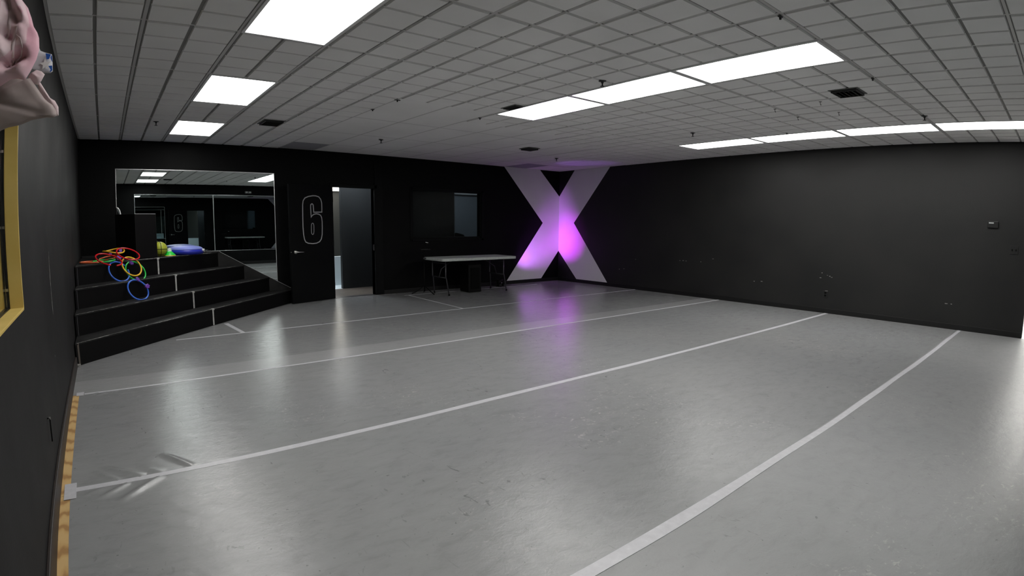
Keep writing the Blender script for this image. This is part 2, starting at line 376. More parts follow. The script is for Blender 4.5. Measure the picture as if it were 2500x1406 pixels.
# vents
def vent(x0, x1, y0, y1, label, drop=.022):
    t = thing('ceiling_vent', label, 'vent', ((x0 + x1) / 2, (y0 + y1) / 2, H), 'dark ceiling air vents')
    bm = NB(); w = .022
    for a in ((x0, x1, y0, y0 + w), (x0, x1, y1 - w, y1), (x0, x0 + w, y0 + w, y1 - w), (x1 - w, x1, y0 + w, y1 - w)): bx(bm, *a, H - .014, H - .006)
    obj('frame', bm, 'vent_frame', t, bev=.002)
    bm = NB(); x0 += w; x1 -= w; y0 += w; y1 -= w
    bx(bm, x0, x1, y0, y1, H - .009, H - .0065); n = 6
    for i in range(n):
        yy = y0 + (i + .5) * (y1 - y0) / n; bx(bm, x0, x1, -.013, .013, -.0015, .0015, mtx=Matrix.Translation((0, yy, H - drop)) @ Matrix.Rotation(.7, 4, 'X'))
    for xx in (x0 + .004, x1 - .004): bx(bm, xx - .003, xx + .003, y0, y1, H - drop - .012, H - .007)
    for yy in (y0 + .004, y1 - .004): bx(bm, x0, x1, yy - .003, yy + .003, H - drop - .01, H - .007)
    obj('louvre', bm, 'vent', t)
vent(5.74, 6.045, -7.93, -7.655, 'black louvred air vent in the ceiling right of the nearest centre light')
vent(2.165, 2.43, -2.60, -2.22, 'black square air vent right of the farthest left panel light')
vent(6.34, 6.59, -2.70, -2.44, 'small dark vent in the plain tiles beyond the centre lights')
vent(1.90, 2.15, -8.08, -7.83, 'dark ceiling vent seen in the wall mirror beside the reflected lights')
vent(4.12, 4.262, -5.06, -4.80, 'half-hidden brownish vent at the far end of the centre lights', .012)
# sprinklers
def sprinkler(x, y, label):
    t = thing('sprinkler', label, 'sprinkler', (x, y, H), 'fire sprinkler heads')
    T = Matrix.Translation((x, y, H - .008)); bm = NB(); lathe(bm, [(0, .002), (.036, .002), (.034, -.004), (.014, -.008), (.010, -.022), (0, -.022)], 20, T); obj('escutcheon', bm, 'vent', t)
    bm = NB(); lathe(bm, [(0, -.022), (.006, -.022), (.006, -.045), (.020, -.047), (.020, -.050), (0, -.050)], 16, T); obj('deflector', bm, 'vent', t)
for x, y, l in ((.993, -1.85, 'small dark sprinkler head left of the farthest left panel light'), (4.085, -1.84, 'small dark sprinkler head in the plain tiles above the numbered door'), (4.106, -6.31, 'small dark sprinkler head just left of the centre row of lights'), (7.743, -1.89, 'small sprinkler head above the painted corner X'),
                (7.42, -8.16, 'small sprinkler head at left of the cut light by the right wall'), (7.05, -5.35, 'small sprinkler head beside the light row of the long dark wall')): sprinkler(x, y, l)
# ceiling clips and hooks
def hook(x, y, label):
    bm = NB(); bx(bm, x - .012, x + .012, y - .012, y + .012, H - .012, H - .0075)
    tube(bm, [(x, y, H - .010), (x, y, H - .028), (x + .006, y, H - .040), (x + .016, y, H - .042), (x + .022, y, H - .034)], .0028, 8)
    tag(obj('ceiling_hook', bm, 'vent_frame'), label, 'hook', 'small grey hooks in the ceiling grid')
hook(6.176, -7.42, 'small grey ceiling hook nearest the black louvred vent'); hook(6.808, -7.387, 'small grey ceiling hook right of the vent, towards the long wall')
hook(6.257, -6.893, 'small grey ceiling hook on the grid line beyond the vent'); hook(6.841, -6.903, 'small grey ceiling hook farthest from the vent')
def clip(x, y, label, s=.02):
    bm = NB(); bx(bm, x - s, x + s, y - .010, y + .010, H - .014, H - .0075); bx(bm, x - .006, x + .006, y - .006, y + .006, H - .030, H - .014)
    tag(obj('grid_clip', bm, 'vent', bev=.002), label, 'clip', 'black clips on the ceiling grid')
clip(3.045, -4.44, 'larger black clip on the ceiling grid before the plain tiles', .032); clip(3.035, -3.85, 'small black clip where the plain ceiling tiles begin'); clip(3.69, -8.13, 'black clip on the ceiling grid at the top edge, left of the nearest centre light')
clip(4.27, -4.20, 'small black clip on the grid before the farthest centre light'); clip(7.836, -6.33, 'black clip on the grid by the lights of the long wall'); clip(5.5, -8.14, 'black clip on the grid just right of the nearest centre light')

# ---------------------------------------------------------------- back wall: mirror, door, booth window, X
def mirror(name, label, x0, x1, z0, z1, y, s, group=None, back=.012):
    t = thing(name, label, 'mirror', ((x0 + x1) / 2, y, z0), group)
    bm = NB(); prism(bm, [(x0, z0), (x1, z0), (x1, z1), (x0, z1)], lambda u, v, d: (u, d, v), y, y + s * .006); obj('glass', bm, 'mirror', t)
    bm = NB(); w = .011; a, b = sorted((y, y + s * .010))
    for q in ((x0 - w, x1 + w, z1, z1 + w), (x0 - w, x1 + w, z0 - w, z0), (x0 - w, x0, z0, z1), (x1, x1 + w, z0, z1)): bx(bm, q[0], q[1], a, b, q[2], q[3])
    obj('edge_strip', bm, 'edge', t, bev=.002); return t
mirror('wall_mirror', 'large wall mirror with thin bright edge behind the black corner steps', .543, 2.948, .30, 2.212, -.001, -1)
mirror('wall_mirror', 'left panel of the opposite wall mirror, seen reflected in the mirror behind the steps', 1.215, 3.585, .49, 2.32, YF + .001, 1, 'mirror panels on the viewer-side wall')
mirror('wall_mirror', 'right panel of the opposite wall mirror, seen reflected with the table in it', 3.61, 6.0, .49, 2.32, YF + .001, 1, 'mirror panels on the viewer-side wall')
# emergency light box, seen only in the mirror
t = thing('emergency_light', 'small pale box high on the viewer-side wall, reflected in the mirror', 'light', (4.72, YF, 2.42))
bm = NB(); bx(bm, 4.62, 4.83, YF + .001, YF + .06, 2.395, 2.465); obj('housing', bm, 'worn_white', t, bev=.006)
bm = NB(); bx(bm, 4.64, 4.70, YF + .0605, YF + .075, 2.41, 2.45); obj('lamp_head', bm, 'white_metal', t, bev=.005); bm = NB(); bx(bm, 4.75, 4.81, YF + .0605, YF + .075, 2.41, 2.45); obj('lamp_head', bm, 'white_metal', t, bev=.005)

# door leaf swung back towards the wall: local frame (e along leaf from hinge, n towards the room)
hx, hy, fx_, fy_ = 3.956, -.055, 3.116, -.329
L = math.hypot(fx_ - hx, fy_ - hy); ex, ey = (fx_ - hx) / L, (fy_ - hy) / L; nx, ny = -ey, ex
if ny > 0: nx, ny = -nx, -ny
def dp(u, v, d): return (hx + ex * u + nx * d, hy + ey * u + ny * d, v)
t = thing('door', 'black door standing open against the wall, with a white outlined numeral 6', 'door', (hx, hy, 0))
bm = NB(); prism(bm, [(.0, .008), (.885, .008), (.897, 2.035), (.0, 2.035)], dp, -.04, 0); obj('door_leaf', bm, 'door_black', t, bev=.002)
OUT = [(.234, 1.572), (.231, 1.64), (.233, 1.736), (.252, 1.796), (.293, 1.838), (.355, 1.852), (.417, 1.852), (.51, 1.836), (.581, 1.807), (.617, 1.758), (.629, 1.69), (.633, 1.488), (.634, 1.302), (.626, 1.183), (.611, 1.098), (.587, 1.053), (.537, 1.031), (.445, 1.021), (.362, 1.027), (.298, 1.052), (.26, 1.098), (.24, 1.177), (.234, 1.299), (.233, 1.404), (.241, 1.474), (.261, 1.514), (.302, 1.534), (.354, 1.541), (.407, 1.53), (.442, 1.507), (.462, 1.484), (.465, 1.575), (.468, 1.66), (.463, 1.698), (.436, 1.713), (.414, 1.696), (.409, 1.645), (.405, 1.567)]
INN = [(.434, 1.378), (.453, 1.368), (.463, 1.335), (.466, 1.232), (.459, 1.194), (.439, 1.178), (.42, 1.194), (.411, 1.231), (.409, 1.335), (.418, 1.368)]
def stroke(bm, pts, w, fn, d0, d1):
    n = len(pts); P = [Vector(p) for p in pts]; off = []
    for i in range(n):
        a = (P[i] - P[i - 1]).normalized(); b = (P[(i + 1) % n] - P[i]).normalized()
        na, nb = Vector((-a.y, a.x)), Vector((-b.y, b.x)); m = (na + nb); m = m.normalized() if m.length > .1 else na; off.append(m * (w / max(.45, m.dot(na))))
    for i in range(n):
        j = (i + 1) % n; q = [P[i] - off[i] * .5, P[j] - off[j] * .5, P[j] + off[j] * .5, P[i] + off[i] * .5]
        prism(bm, [(v.x, v.y) for v in q], fn, d0, d1)
bm = NB(); stroke(bm, OUT, .017, dp, .0003, .0018); stroke(bm, INN, .011, dp, .0003, .0018); o = obj('numeral', bm, 'grey_paint', t); o['label'] = 'thin pale outline of the figure 6'
bm = NB(); R = Matrix(((ex, 0, nx), (ey, 0, ny), (0, 1, 0))).to_4x4()
lathe(bm, [(0, 0), (.032, 0), (.032, .006), (.024, .010), (.013, .014), (.013, .045), (0, .045)], 24, Matrix.Translation(dp(.795, .887, .0005)) @ R)
tube(bm, [dp(.795, .887, .038), dp(.78, .887, .050), dp(.75, .886, .054), dp(.70, .884, .054), dp(.665, .882, .05)], [.012, .011, .0095, .009, .008], 12)
o = obj('door_handle', bm, 'chrome', t); o['label'] = 'chrome lever handle'
bm = NB(); lathe(bm, [(0, 0), (.008, 0), (.008, .003), (0, .003)], 12, Matrix.Translation(dp(.884, .887, .0005)) @ R); obj('latch', bm, 'chrome', t)
for z in (.25, 1.02, 1.80): bm = NB(); bx(bm, hx - .012, hx + .012, hy - .008, hy + .045, z - .05, z + .05); obj('hinge', bm, 'door_black', t)
bm = NB(); bx(bm, 4.762, 4.7815, -.002, .03, .86, .97); tag(obj('strike_plate', bm, 'steel', bev=.002), 'small dull strike plate on the right door jamb', 'strike plate')

# hall and rooms seen through the doorway
bm = NB(); bx(bm, 2.6, 6.4, .1505, 1.36, -.1, -.002); struct('floor_hall', bm, 'hall_floor')
bm = NB(); bx(bm, 2.6, 8.6, 2.51, 8.4, -.1, -.003); bx(bm, 2.6, 6.9, 1.361, 2.51, -.1, -.003); struct('floor_far_room', bm, 'half_wall')
bm = NB(); bx(bm, 4.665, 5.42, 1.36, 1.46, 0, 2.75); bx(bm, 2.6, 3.7, 1.36, 1.46, 0, 2.75); bx(bm, 2.5, 2.6, .12, 8.4, 0, 2.75); bx(bm, 2.6, 8.6, 8.3, 8.4, 0, 2.75); bx(bm, 8.5, 8.6, 2.51, 8.3, 0, 2.75)
bx(bm, 5.42, 5.48, .12, 3.1, 0, 2.75)
struct('wall_hall', bm, 'hall_wall')
bm = NB(); bx(bm, 2.5, 8.6, .12, 8.4, 2.64, 2.75); struct('ceiling_hall', bm, 'tile')
bm = NB(); bx(bm, 3.7, 5.42, 2.05, 2.13, 0, .645); tag(obj('half_wall', bm, 'half_wall', bev=.004), 'pale blue-grey low partition seen through the narrow gap of the doorway', 'partition')
t = thing('hall_light', 'bright ceiling light seen through the top of the doorway', 'light', (6.5, 6.6, 2.64))
bm = NB(); bx(bm, 6.0, 7.6, 6.5, 8.1, 2.475, 2.639); obj('housing', bm, 'white_metal', t, bev=.004)
bm = NB(); bx(bm, 6.02, 7.58, 6.52, 8.08, 2.45, 2.4745); obj('diffuser', bm, 'lamp_hall', t)
t = thing('hall_light', 'ceiling light of the short hall, out of sight above the doorway', 'light', (4.9, .75, 2.64))
bm = NB(); bx(bm, 4.6, 5.2, .6, .9, 2.60, 2.639); obj('housing', bm, 'white_metal', t); bm = NB(); bx(bm, 4.62, 5.18, .62, .88, 2.592, 2.5995); obj('diffuser', bm, 'lamp_inner', t)
t = thing('hall_light', 'added lamp just beyond the inner opening, unseen, lighting the low partition', 'light', (4.3, 1.72, 2.64))  # extra lamp, put in to brighten the face of the low partition
bm = NB(); bx(bm, 3.9, 5.3, 1.55, 1.92, 2.60, 2.639); obj('housing', bm, 'white_metal', t); bm = NB(); bx(bm, 3.92, 5.28, 1.57, 1.90, 2.592, 2.5995); obj('diffuser', bm, 'lamp_inner', t)

# booth window
bm = NB(); w = .035
for q in ((GX0, GX1, GZ0, GZ0 + w), (GX0, GX1, GZ1 - w * .4, GZ1), (GX0, GX0 + w * .5, GZ0, GZ1), (GX1 - w, GX1, GZ0, GZ1)): bx(bm, q[0], q[1], .0, .12, q[2], q[3])
for q in ((GX0 - .03, GX1 + .05, GZ0 - .05, GZ0), (GX0 - .03, GX1 + .05, GZ1, GZ1 + .05), (GX0 - .05, GX0, GZ0 - .05, GZ1 + .05), (GX1, GX1 + .05, GZ0 - .05, GZ1 + .05)): bx(bm, q[0], q[1], -.014, 0, q[2], q[3])
wn = struct('window_1', bm, 'door_black', bev=.003)
bm = NB(); bx(bm, GX0 + .01, GX1 - .02, .055, .061, GZ0 + .02, GZ1 - .01); struct('window_glass', bm, 'glass', wn)
bm = NB(); bx(bm, 6.97, 11.2, 2.4, 2.5, 0, 2.75); bx(bm, 11.1, 11.2, .12, 2.4, 0, 2.75); bx(bm, 6.97, 7.05, .70, 2.4, 0, 2.639); struct('wall_booth', bm, 'booth_wall')
bm = NB(); bx(bm, 5.481, 6.97, .60, .68, 0, 2.639); struct('wall_booth_partition', bm, 'partition_dark')
bm = NB(); bx(bm, 7.06, 11.1, 2.30, 2.399, 2.145, 2.639); struct('trim_6', bm, 'soffit')
bm = NB(); bx(bm, 8.6, 11.2, .12, 2.5, 2.64, 2.75); bx(bm, 5.48, 11.2, .1505, 2.4, -.1, -.0015); struct('ceiling_booth', bm, 'tile')
t = thing('booth_light', 'dim ceiling light inside the booth behind the dark window', 'light', (8.3, 1.2, 2.64))
bm = NB(); bx(bm, 8.0, 8.6, .9, 1.5, 2.60, 2.639); obj('housing', bm, 'white_metal', t); bm = NB(); bx(bm, 8.02, 8.58, .92, 1.48, 2.592, 2.5995); obj('diffuser', bm, 'lamp_dim', t)
t = thing('office_chair', 'dark chair back just showing behind the booth window', 'chair', (7.5, 1.35, 0))
bm = NB(); prism(bm, [(7.38, .72), (7.66, .72), (7.66, 1.08), (7.63, 1.12), (7.52, 1.15), (7.41, 1.17), (7.38, 1.15)], lambda u, v, d: (u, d, v), 1.2, 1.25); obj('backrest', bm, 'black', t, bev=.01)
bm = NB(); bx(bm, 7.30, 7.74, 1.26, 1.70, .45, .52); obj('seat', bm, 'black', t, bev=.02)
bm = NB(); tube(bm, [(7.52, 1.48, .04), (7.52, 1.48, .45)], .025); 
for k in range(5):
    a = k * 1.2566; tube(bm, [(7.52, 1.48, .08), (7.52 + .28 * math.cos(a), 1.48 + .28 * math.sin(a), .03)], .018, 8)
tube(bm, [(7.52, 1.30, .47), (7.52, 1.262, .60), (7.52, 1.262, .80)], .018); obj('base', bm, 'black', t)

# painted X across the corner
t = thing('painted_letter', 'big white X painted across the corner of the two black walls', 'mural', (W, 0, 0))
bm = NB(); hh = H - .004
for p in ([(7.925, hh), (9.0, hh), (W, 2.059), (W, 1.416), (9.109, 1.416)], [(9.109, 1.416), (W, 1.416), (W, .733), (9.082, .079), (8.012, .079)]): prism(bm, p, lambda u, v, d: (min(u, W - .001), d, v), -.0015, .0005)
obj('left_half', bm, 'white_paint', t)
bm = NB()
for p in ([(-1.605, hh), (-.51, hh), (0, 2.059), (0, 1.418), (-.515, 1.418)], [(-.515, 1.418), (0, 1.418), (0, .733), (-.638, .079), (-1.605, .079)]): prism(bm, p, lambda u, v, d: (d, min(u, -.0015), v), W - .0015, W + .0005)
obj('right_half', bm, 'white_paint', t)

# ---------------------------------------------------------------- corner steps
CS, TD = 3.28, .40; SZ = [.228, .460, .686, .917]
t = thing('corner_steps', 'black four-step corner platform with pale worn edges below the mirror', 'steps', (0, 0, 0))
YE = -.085; XS = .014
for k in range(4):
    c = CS - TD * k; z0 = 0 if k == 0 else SZ[k - 1]; bm = NB()
    prism(bm, [(XS, XS - c), (c + YE, YE), (XS, YE)], lambda u, v, d: (u, v, d), z0, SZ[k] - .018); obj('riser', bm, 'stair_side', t)
    bm = NB(); e = .012; prism(bm, [(XS, XS - c - e), (c + YE + e, YE), (XS, YE)], lambda u, v, d: (u, v, d), SZ[k] - .0178, SZ[k])
    o = obj('tread', bm, 'stair_top', t)
    # worn pale nosing, broken into uneven lengths
    bm = NB(); d = Vector((1, 1, 0)).normalized(); n = Vector((1, -1, 0)).normalized(); s0 = Vector((XS, XS - c - e, SZ[k])); Lk = (c + YE + e - XS) * math.sqrt(2); s = .02
    rng = random.Random(40 + k); prev = None; first = None; s = .02; w = .002
    while s < Lk * (.93 if k else .87):
        p = s0 + d * s; row = [bm.verts.new((v.x, v.y, zz)) for v, zz in ((p - n * w * 1.5, SZ[k] + .0006), (p + n * .0006, SZ[k] + .0006), (p + n * .0006, SZ[k] - w), (p - n * w * 1.5, SZ[k] - w))]
        if prev:
            for a_ in range(4): bm.faces.new((prev[a_], prev[(a_ + 1) % 4], row[(a_ + 1) % 4], row[a_]))
        else: bm.faces.new(row)
        prev = row; s += rng.uniform(.015, .12)
        if rng.random() < .55: w = rng.choice((.0004, .0010, .0018, .0028, .0040)) * (1.5 if k == 3 and .4 < s / Lk < .85 else 1)
    bm.faces.new(prev)
    o = obj('worn_nosing', bm, 'worn_white', t); o['label'] = 'pale scuffed front edge of the step'
    bm = NB(); p = Vector((.030, .030 - c, 0)); q = p + d * .010; vs = [bm.verts.new((v.x, v.y, z)) for z in (z0 + .002, SZ[k] - .019) for v in (p, q, q + n * .002, p + n * .002)]
    for f in ((3, 2, 1, 0), (4, 5, 6, 7), (0, 1, 5, 4), (1, 2, 6, 5), (2, 3, 7, 6), (3, 0, 4, 7)): bm.faces.new([vs[i] for i in f])
    if k: o = obj('worn_corner', bm, 'steel', t)
    else: bm.free()
    # white tape stripe on the riser
    mx = (1.632, 1.418, 1.226, 1.026)[k]; p = Vector((mx, mx - c, 0)); bm = NB(); hw = .014
    a, b = p - d * hw, p + d * hw; m = n * .0025
    pts = []
    for z in (z0 + .003, SZ[k] - .02):
        for v in (a + n * .0003, b + n * .0003, b + m, a + m): pts.append(bm.verts.new((v.x, v.y, z)))
    for f in ((3, 2, 1, 0), (4, 5, 6, 7), (0, 1, 5, 4), (1, 2, 6, 5), (2, 3, 7, 6), (3, 0, 4, 7)): bm.faces.new([pts[i] for i in f])
    a2 = s0 + d * ((mx - XS) * math.sqrt(2) - .02); b2 = a2 + d * .05
    q = [a2 - n * .03, b2 - n * .03, b2 + n * .0008, a2 + n * .0008]
    vs = [bm.verts.new((v.x, v.y, SZ[k] + .0012)) for v in q] + [bm.verts.new((v.x, v.y, SZ[k] + (.0005 if i < 2 else -.02))) for i, v in enumerate(q)]
    for f in ((0, 1, 2, 3), (7, 6, 5, 4), (0, 4, 5, 1), (1, 5, 6, 2), (2, 6, 7, 3), (3, 7, 4, 0)): bm.faces.new([vs[i] for i in f])
    o = obj('edge_tape', bm, 'tape_w', t); o['label'] = 'short white tape stripe down the step front'
bm = NB(); prism(bm, [(XS, 0), (3.195, 0), (3.195, .235), (2.035, .915), (2.02, .935), (XS, .935)], lambda u, v, d: (u, d, v), YE + .0005, -.014); obj('stringer', bm, 'stair_top', t)
bm = NB(); prism(bm, [(3.195, .2355), (3.195, .240), (2.0375, .9195), (2.0225, .9395), (1.75, .9395), (1.75, .9355), (2.0205, .9355), (2.0355, .9155)], lambda u, v, d: (u, d, v), YE - .003, YE + .006); o = obj('worn_edge', bm, 'grey_paint', t); o['label'] = 'pale worn top edge of the slanted end board'
bm = NB(); bx(bm, .030, .046, -3.253, -3.2325, .0, .226); o = obj('corner_batten', bm, 'hall_floor', t); o['label'] = 'bare brown wood batten'
bm = NB(); bx(bm, .005, .045, -3.32, -3.28, 0, .025); tag(obj('wood_block', bm, 'worn_white', bev=.003), 'tiny pale block on the floor at the left foot of the steps', 'block')

# speaker box on the platform
SZT = SZ[3]
t = thing('speaker', 'tall black box speaker on the top platform beside the mirror edge', 'speaker', (.76, -.98, SZT))
Rb = Matrix.Translation((.765, -.975, SZT)) @ Matrix.Rotation(math.radians(40.8), 4, 'Z')
bm = NB(); bx(bm, -.19, .19, -.19, .19, .001, .605, mtx=Rb); obj('cabinet', bm, 'black', t, bev=.008)
bm = NB(); bx(bm, -.175, .175, .1905, .20, .03, .58, mtx=Rb); obj('grille', bm, 'black_matte', t, bev=.004)
bm = NB(); bx(bm, -.19, .18, -.1915, -.187, .603, .6075, mtx=Rb); o = obj('top_edge', bm, 'grey_paint', t); o['label'] = 'thin pale line along the top edge'
# stand behind it with bent white top
t = thing('bent_stand', 'thin dark stand with a curved white top behind the black speaker box', 'stand', (.535, -.35, SZT))
bm = NB(); tube(bm, [(.535, -.35, SZT + .001), (.537, -.35, 1.40), (.532, -.35, 1.63)], .008, 10); lathe(bm, [(0, 0), (.07, 0), (.06, .012), (0, .018)], 24, Matrix.Translation((.535, -.35, SZT + .001))); obj('pole', bm, 'base_black', t)
bm = NB(); tube(bm, [(.532, -.35, 1.632), (.553, -.35, 1.622), (.572, -.35, 1.59), (.582, -.35, 1.55), (.585, -.35, 1.505)], .011, 12); o = obj('bent_top', bm, 'white_metal', t); o['label'] = 'curved white tube'
for z in (1.235, 1.096): bm = NB(); bx(bm, .536, .578, -.362, -.338, z - .006, z + .006); obj('collar', bm, 'white_metal', t, bev=.002)

# ball, saucer cones, round cushion
bm = NB(); lathe(bm, [(0, -.105)] + [(.105 * math.sin(a), -.105 * math.cos(a)) for a in [math.pi * i / 18 for i in range(1, 18)]] + [(0, .105)], 36, Matrix.Translation((1.085, -.70, SZT + .106)))
ball = obj('ball', bm, 'ball_y', bev=0); tag(ball, 'olive yellow ball with dark seams half hidden behind the black speaker box', 'ball')
bm = NB()
for rx, rz in ((0, 0), (1.57, .5), (1.57, 1.7), (.8, .2)):
    Rm = Matrix.Translation((1.085, -.70, SZT + .106)) @ Matrix.Rotation(rz, 4, 'Z') @ Matrix.Rotation(rx, 4, 'X')
    tube(bm, [Rm @ Vector((.1035 * math.cos(a), .1035 * math.sin(a), 0)) for a in [2 * math.pi * i / 40 for i in range(40)]], .0045, 6, closed=True)
obj('seam', bm, 'black', ball)
def cone(x, y, z, r, m, label):
    bm = NB(); lathe(bm, [(r, 0), (r * .97, .004), (r * .45, .05), (r * .30, .056), (r * .26, .052), (r * .40, .044), (r * .90, .0), (r, 0)], 36, Matrix.Translation((x, y, z)))
    tag(obj('marker_cone', bm, m), label, 'cone', 'saucer marker cones on the platform')
cone(1.215, -.66, SZT + .0025, .092, 'cone_y', 'yellow saucer cone lowest under the green one'); cone(1.215, -.66, SZT + .012, .088, 'cone_g', 'bright green saucer cone between the ball and the blue cushion')
bm = NB(); lathe(bm, [(0, 0), (.035, .0), (.052, .018), (.05, .04), (.03, .062), (.008, .068), (0, .068)], 18, Matrix.Translation((1.20, -.50, SZT + .003)))
for v in bm.verts: v.co += Vector((random.uniform(-1, 1), random.uniform(-1, 1), random.uniform(-.3, 1))) * .004
bm.free(); bm = NB(); lathe(bm, [(0, 0), (.04, .001), (.062, .025), (.058, .06), (.036, .095), (.010, .105), (0, .105)], 18, Matrix.Translation((1.235, -.47, SZT + .003)))
tag(obj('mesh_bag', bm, 'mesh_w'), 'crumpled pale green and white mesh bag behind the green cone', 'bag')
t = thing('round_cushion', 'round blue cushion with a periwinkle top lying at the platform edge', 'cushion', (1.475, -.375, SZT))
T = Matrix.Translation((1.475, -.375, SZT + .002)); bm = NB(); lathe(bm, [(0, 0), (.235, 0), (.258, .02), (.263, .045), (.255, .072), (0, .072)], 48, T); obj('side', bm, 'disc_side', t)
bm = NB(); lathe(bm, [(0, .0725), (.2545, .0725), (.248, .088), (.22, .108), (.16, .122), (.08, .129), (0, .131)], 48, T); obj('top', bm, 'disc_top', t)
bm = NB(); lathe(bm, [(0, -.02), (.022, -.018), (.028, 0), (.022, .018), (0, .02)], 16, Matrix.Translation((1.715, -.475, SZT + .062))); obj('valve', bm, 'white_metal', t)
bm = NB(); bx(bm, 1.80, 1.885, -.19, -.14, SZT + .0005, SZT + .035); tag(obj('power_adapter', bm, 'steel', bev=.006), 'small grey box right of the blue cushion at the mirror foot', 'box')

# toss rings and purple connectors
def ring(c, u, v, R, m, label, r=.0102, gap=0, warp=0):
    c, u, v = Vector(c), Vector(u).normalized(), Vector(v).normalized(); n = u.cross(v); N = 56; bm = NB()
    a0 = gap if gap else 0; pts = [c + u * R * math.cos(a) + v * R * math.sin(a) + n * warp * math.sin(2 * a) for a in [a0 + (2 * math.pi - (.45 if gap else 0)) * i / N for i in range(N + (1 if gap else 0))]]
    tube(bm, pts, r, 12, closed=not gap); return tag(obj('toss_ring', bm, m), label, 'ring', 'coloured plastic toss rings')
U, V = (.8, .6, 0), (-.308, .411, .858)
ring((.712, -1.889, .575), U, V, .140, 'r_blue', 'blue ring lowest of the hanging rings, purple tab on its right')
ring((.507, -1.698, .800), U, V, .140, 'r_blue', 'blue ring hanging at left on the steps, under the red ring', gap=.55)
ring((.666, -1.565, .848), U, V, .136, 'r_yellow', 'yellow ring hanging over the platform edge, overlapping the green ring')
ring((.710, -1.555, .784), U, V, .140, 'r_green', 'green ring hanging just below the yellow ring')
def lying(c, R, g, phi, m, label, gap=0, warp=0, r=.0095): ring(c, (math.cos(g), 0, -math.sin(g)), (0, math.cos(phi), math.sin(phi)), R, m, label, r, gap, warp)
lying((.632, -1.475, 1.006), .142, .25, .46, 'r_red', 'red ring propped up highest at right of the pile')
lying((.395, -1.70, .955), .160, .27, .36, 'r_red', 'red ring tilted at the left of the pile over the edge', gap=5.3)
lying((.459, -1.36, 1.046), .132, .0, .12, 'r_yellow', 'yellow ring lying topmost on the pile at its back', warp=.014)
lying((.190, -1.62, .931), .138, 0, .0, 'r_orange', 'orange ring lying flat by the left wall')
lying((.405, -1.35, .962), .130, -.16, .10, 'r_orange', 'orange ring lying inside the tilted red ring')
lying((.335, -1.60, .937), .135, -.06, .05, 'r_green', 'green ring lying flat under the left red ring')
def tab(c, rot, label, s=.028):
    bm = NB(); M4 = Matrix.Translation(c) @ Matrix.Rotation(rot, 4, Vector((.513, -.688, .513)).normalized()) @ Matrix(((.8, -.308, .513), (.6, .411, -.688), (0, .858, .513))).to_4x4()
    bx(bm, -s, s, -s * .62, s * .62, -.011, .011, mtx=M4); bx(bm, -s * .35, s * .35, -s * .9, s * .9, -.009, .009, mtx=M4)
    tag(obj('ring_connector', bm, 'purple', bev=.003), label, 'connector', 'purple ring connectors')
tab((.545, -1.32, 1.043), .6, 'purple connector topmost, joining the flat yellow and the red ring'); tab((.415, -1.48, 1.012), -.1, 'small purple connector behind the left red ring', .02)
tab((.515, -1.50, .960), .3, 'purple connector in the middle of the pile, below the topmost one', .036); tab((.663, -1.59, .893), -.5, 'purple connector on top of the green ring')
tab((.718, -1.80, .699), -1.2, 'purple connector between the green ring and the lowest blue ring'); tab((.823, -1.85, .608), .5, 'purple connector sticking out at right of the lowest blue ring', .033)

# ---------------------------------------------------------------- folding table and things by it
TZ = .722; tx0, tx1, ty0, ty1 = 5.66, 7.46, -1.05, -.30
t = thing('folding_table', 'long pale grey plastic folding table along the back wall under the dark window', 'table', ((tx0 + tx1) / 2, (ty0 + ty1) / 2, 0))
def rr(x0, x1, y0, y1, r, n=8):
    out = []
    for cx_, cy_, a in ((x1 - r, y1 - r, 0), (x0 + r, y1 - r, 90), (x0 + r, y0 + r, 180), (x1 - r, y0 + r, 270)):
        out += [(cx_ + r * math.cos(math.radians(a + 90 * i / n)), cy_ + r * math.sin(math.radians(a + 90 * i / n))) for i in range(n + 1)]
    return out
bm = NB(); prism(bm, rr(tx0, tx1, ty0, ty1, .07), lambda u, v, d: (u, v, d), TZ - .052, TZ); obj('tabletop', bm, 'table', t, bev=.008)
for xa, sx in ((5.80, 1), (7.20, 1)):
    for yy in (ty0 + .13, ty1 - .13):
        bm = NB(); tube(bm, [(xa, yy, TZ - .053), (xa, yy, .36), (xa + .012, yy, .33), (xa + .055, yy + (-.03 if yy < -.6 else .03), .012)], .0125, 12); obj('leg', bm, 'steel', t)
        bm = NB(); lathe(bm, [(0, 0), (.018, 0), (.018, .03), (.013, .034), (0, .034)], 14, Matrix.Translation((xa + .056, yy + (-.03 if yy < -.6 else .03), .0015))); obj('foot', bm, 'black', t)
    bm = NB(); tube(bm, [(xa, ty0 + .13, .62), (xa, ty1 - .13, .62)], .010); obj('crossbar', bm, 'steel', t); bm = NB(); tube(bm, [(xa + .003, ty0 + .13, .345), (xa + .003, ty1 - .13, .345)], .010); obj('crossbar', bm, 'steel', t)
    s = 1 if xa < 6.5 else -1
    bm = NB(); tube(bm, [(xa, -.675, .345), (xa + s * .05, -.675, .50), (xa + s * .32, -.675, TZ - .055)], .008); obj('brace', bm, 'steel', t)
# dark PA box under the table
t = thing('floor_speaker', 'dark speaker standing on the floor under the middle of the table', 'speaker', (6.60, -.60, 0))
bm = NB(); prism(bm, [(6.42, -.78), (6.72, -.80), (6.84, -.48), (6.78, -.40), (6.46, -.40)], lambda u, v, d: (u, v, d), .002, .565); obj('cabinet', bm, 'black', t, bev=.015)
bm = NB(); prism(bm, [(6.47, .08), (6.67, .08), (6.67, .50), (6.47, .50)], lambda u, v, d: (u, -.79 + d - (u - 6.45) * .066, v), -.006, .002); obj('grille', bm, 'black_matte', t, bev=.003)
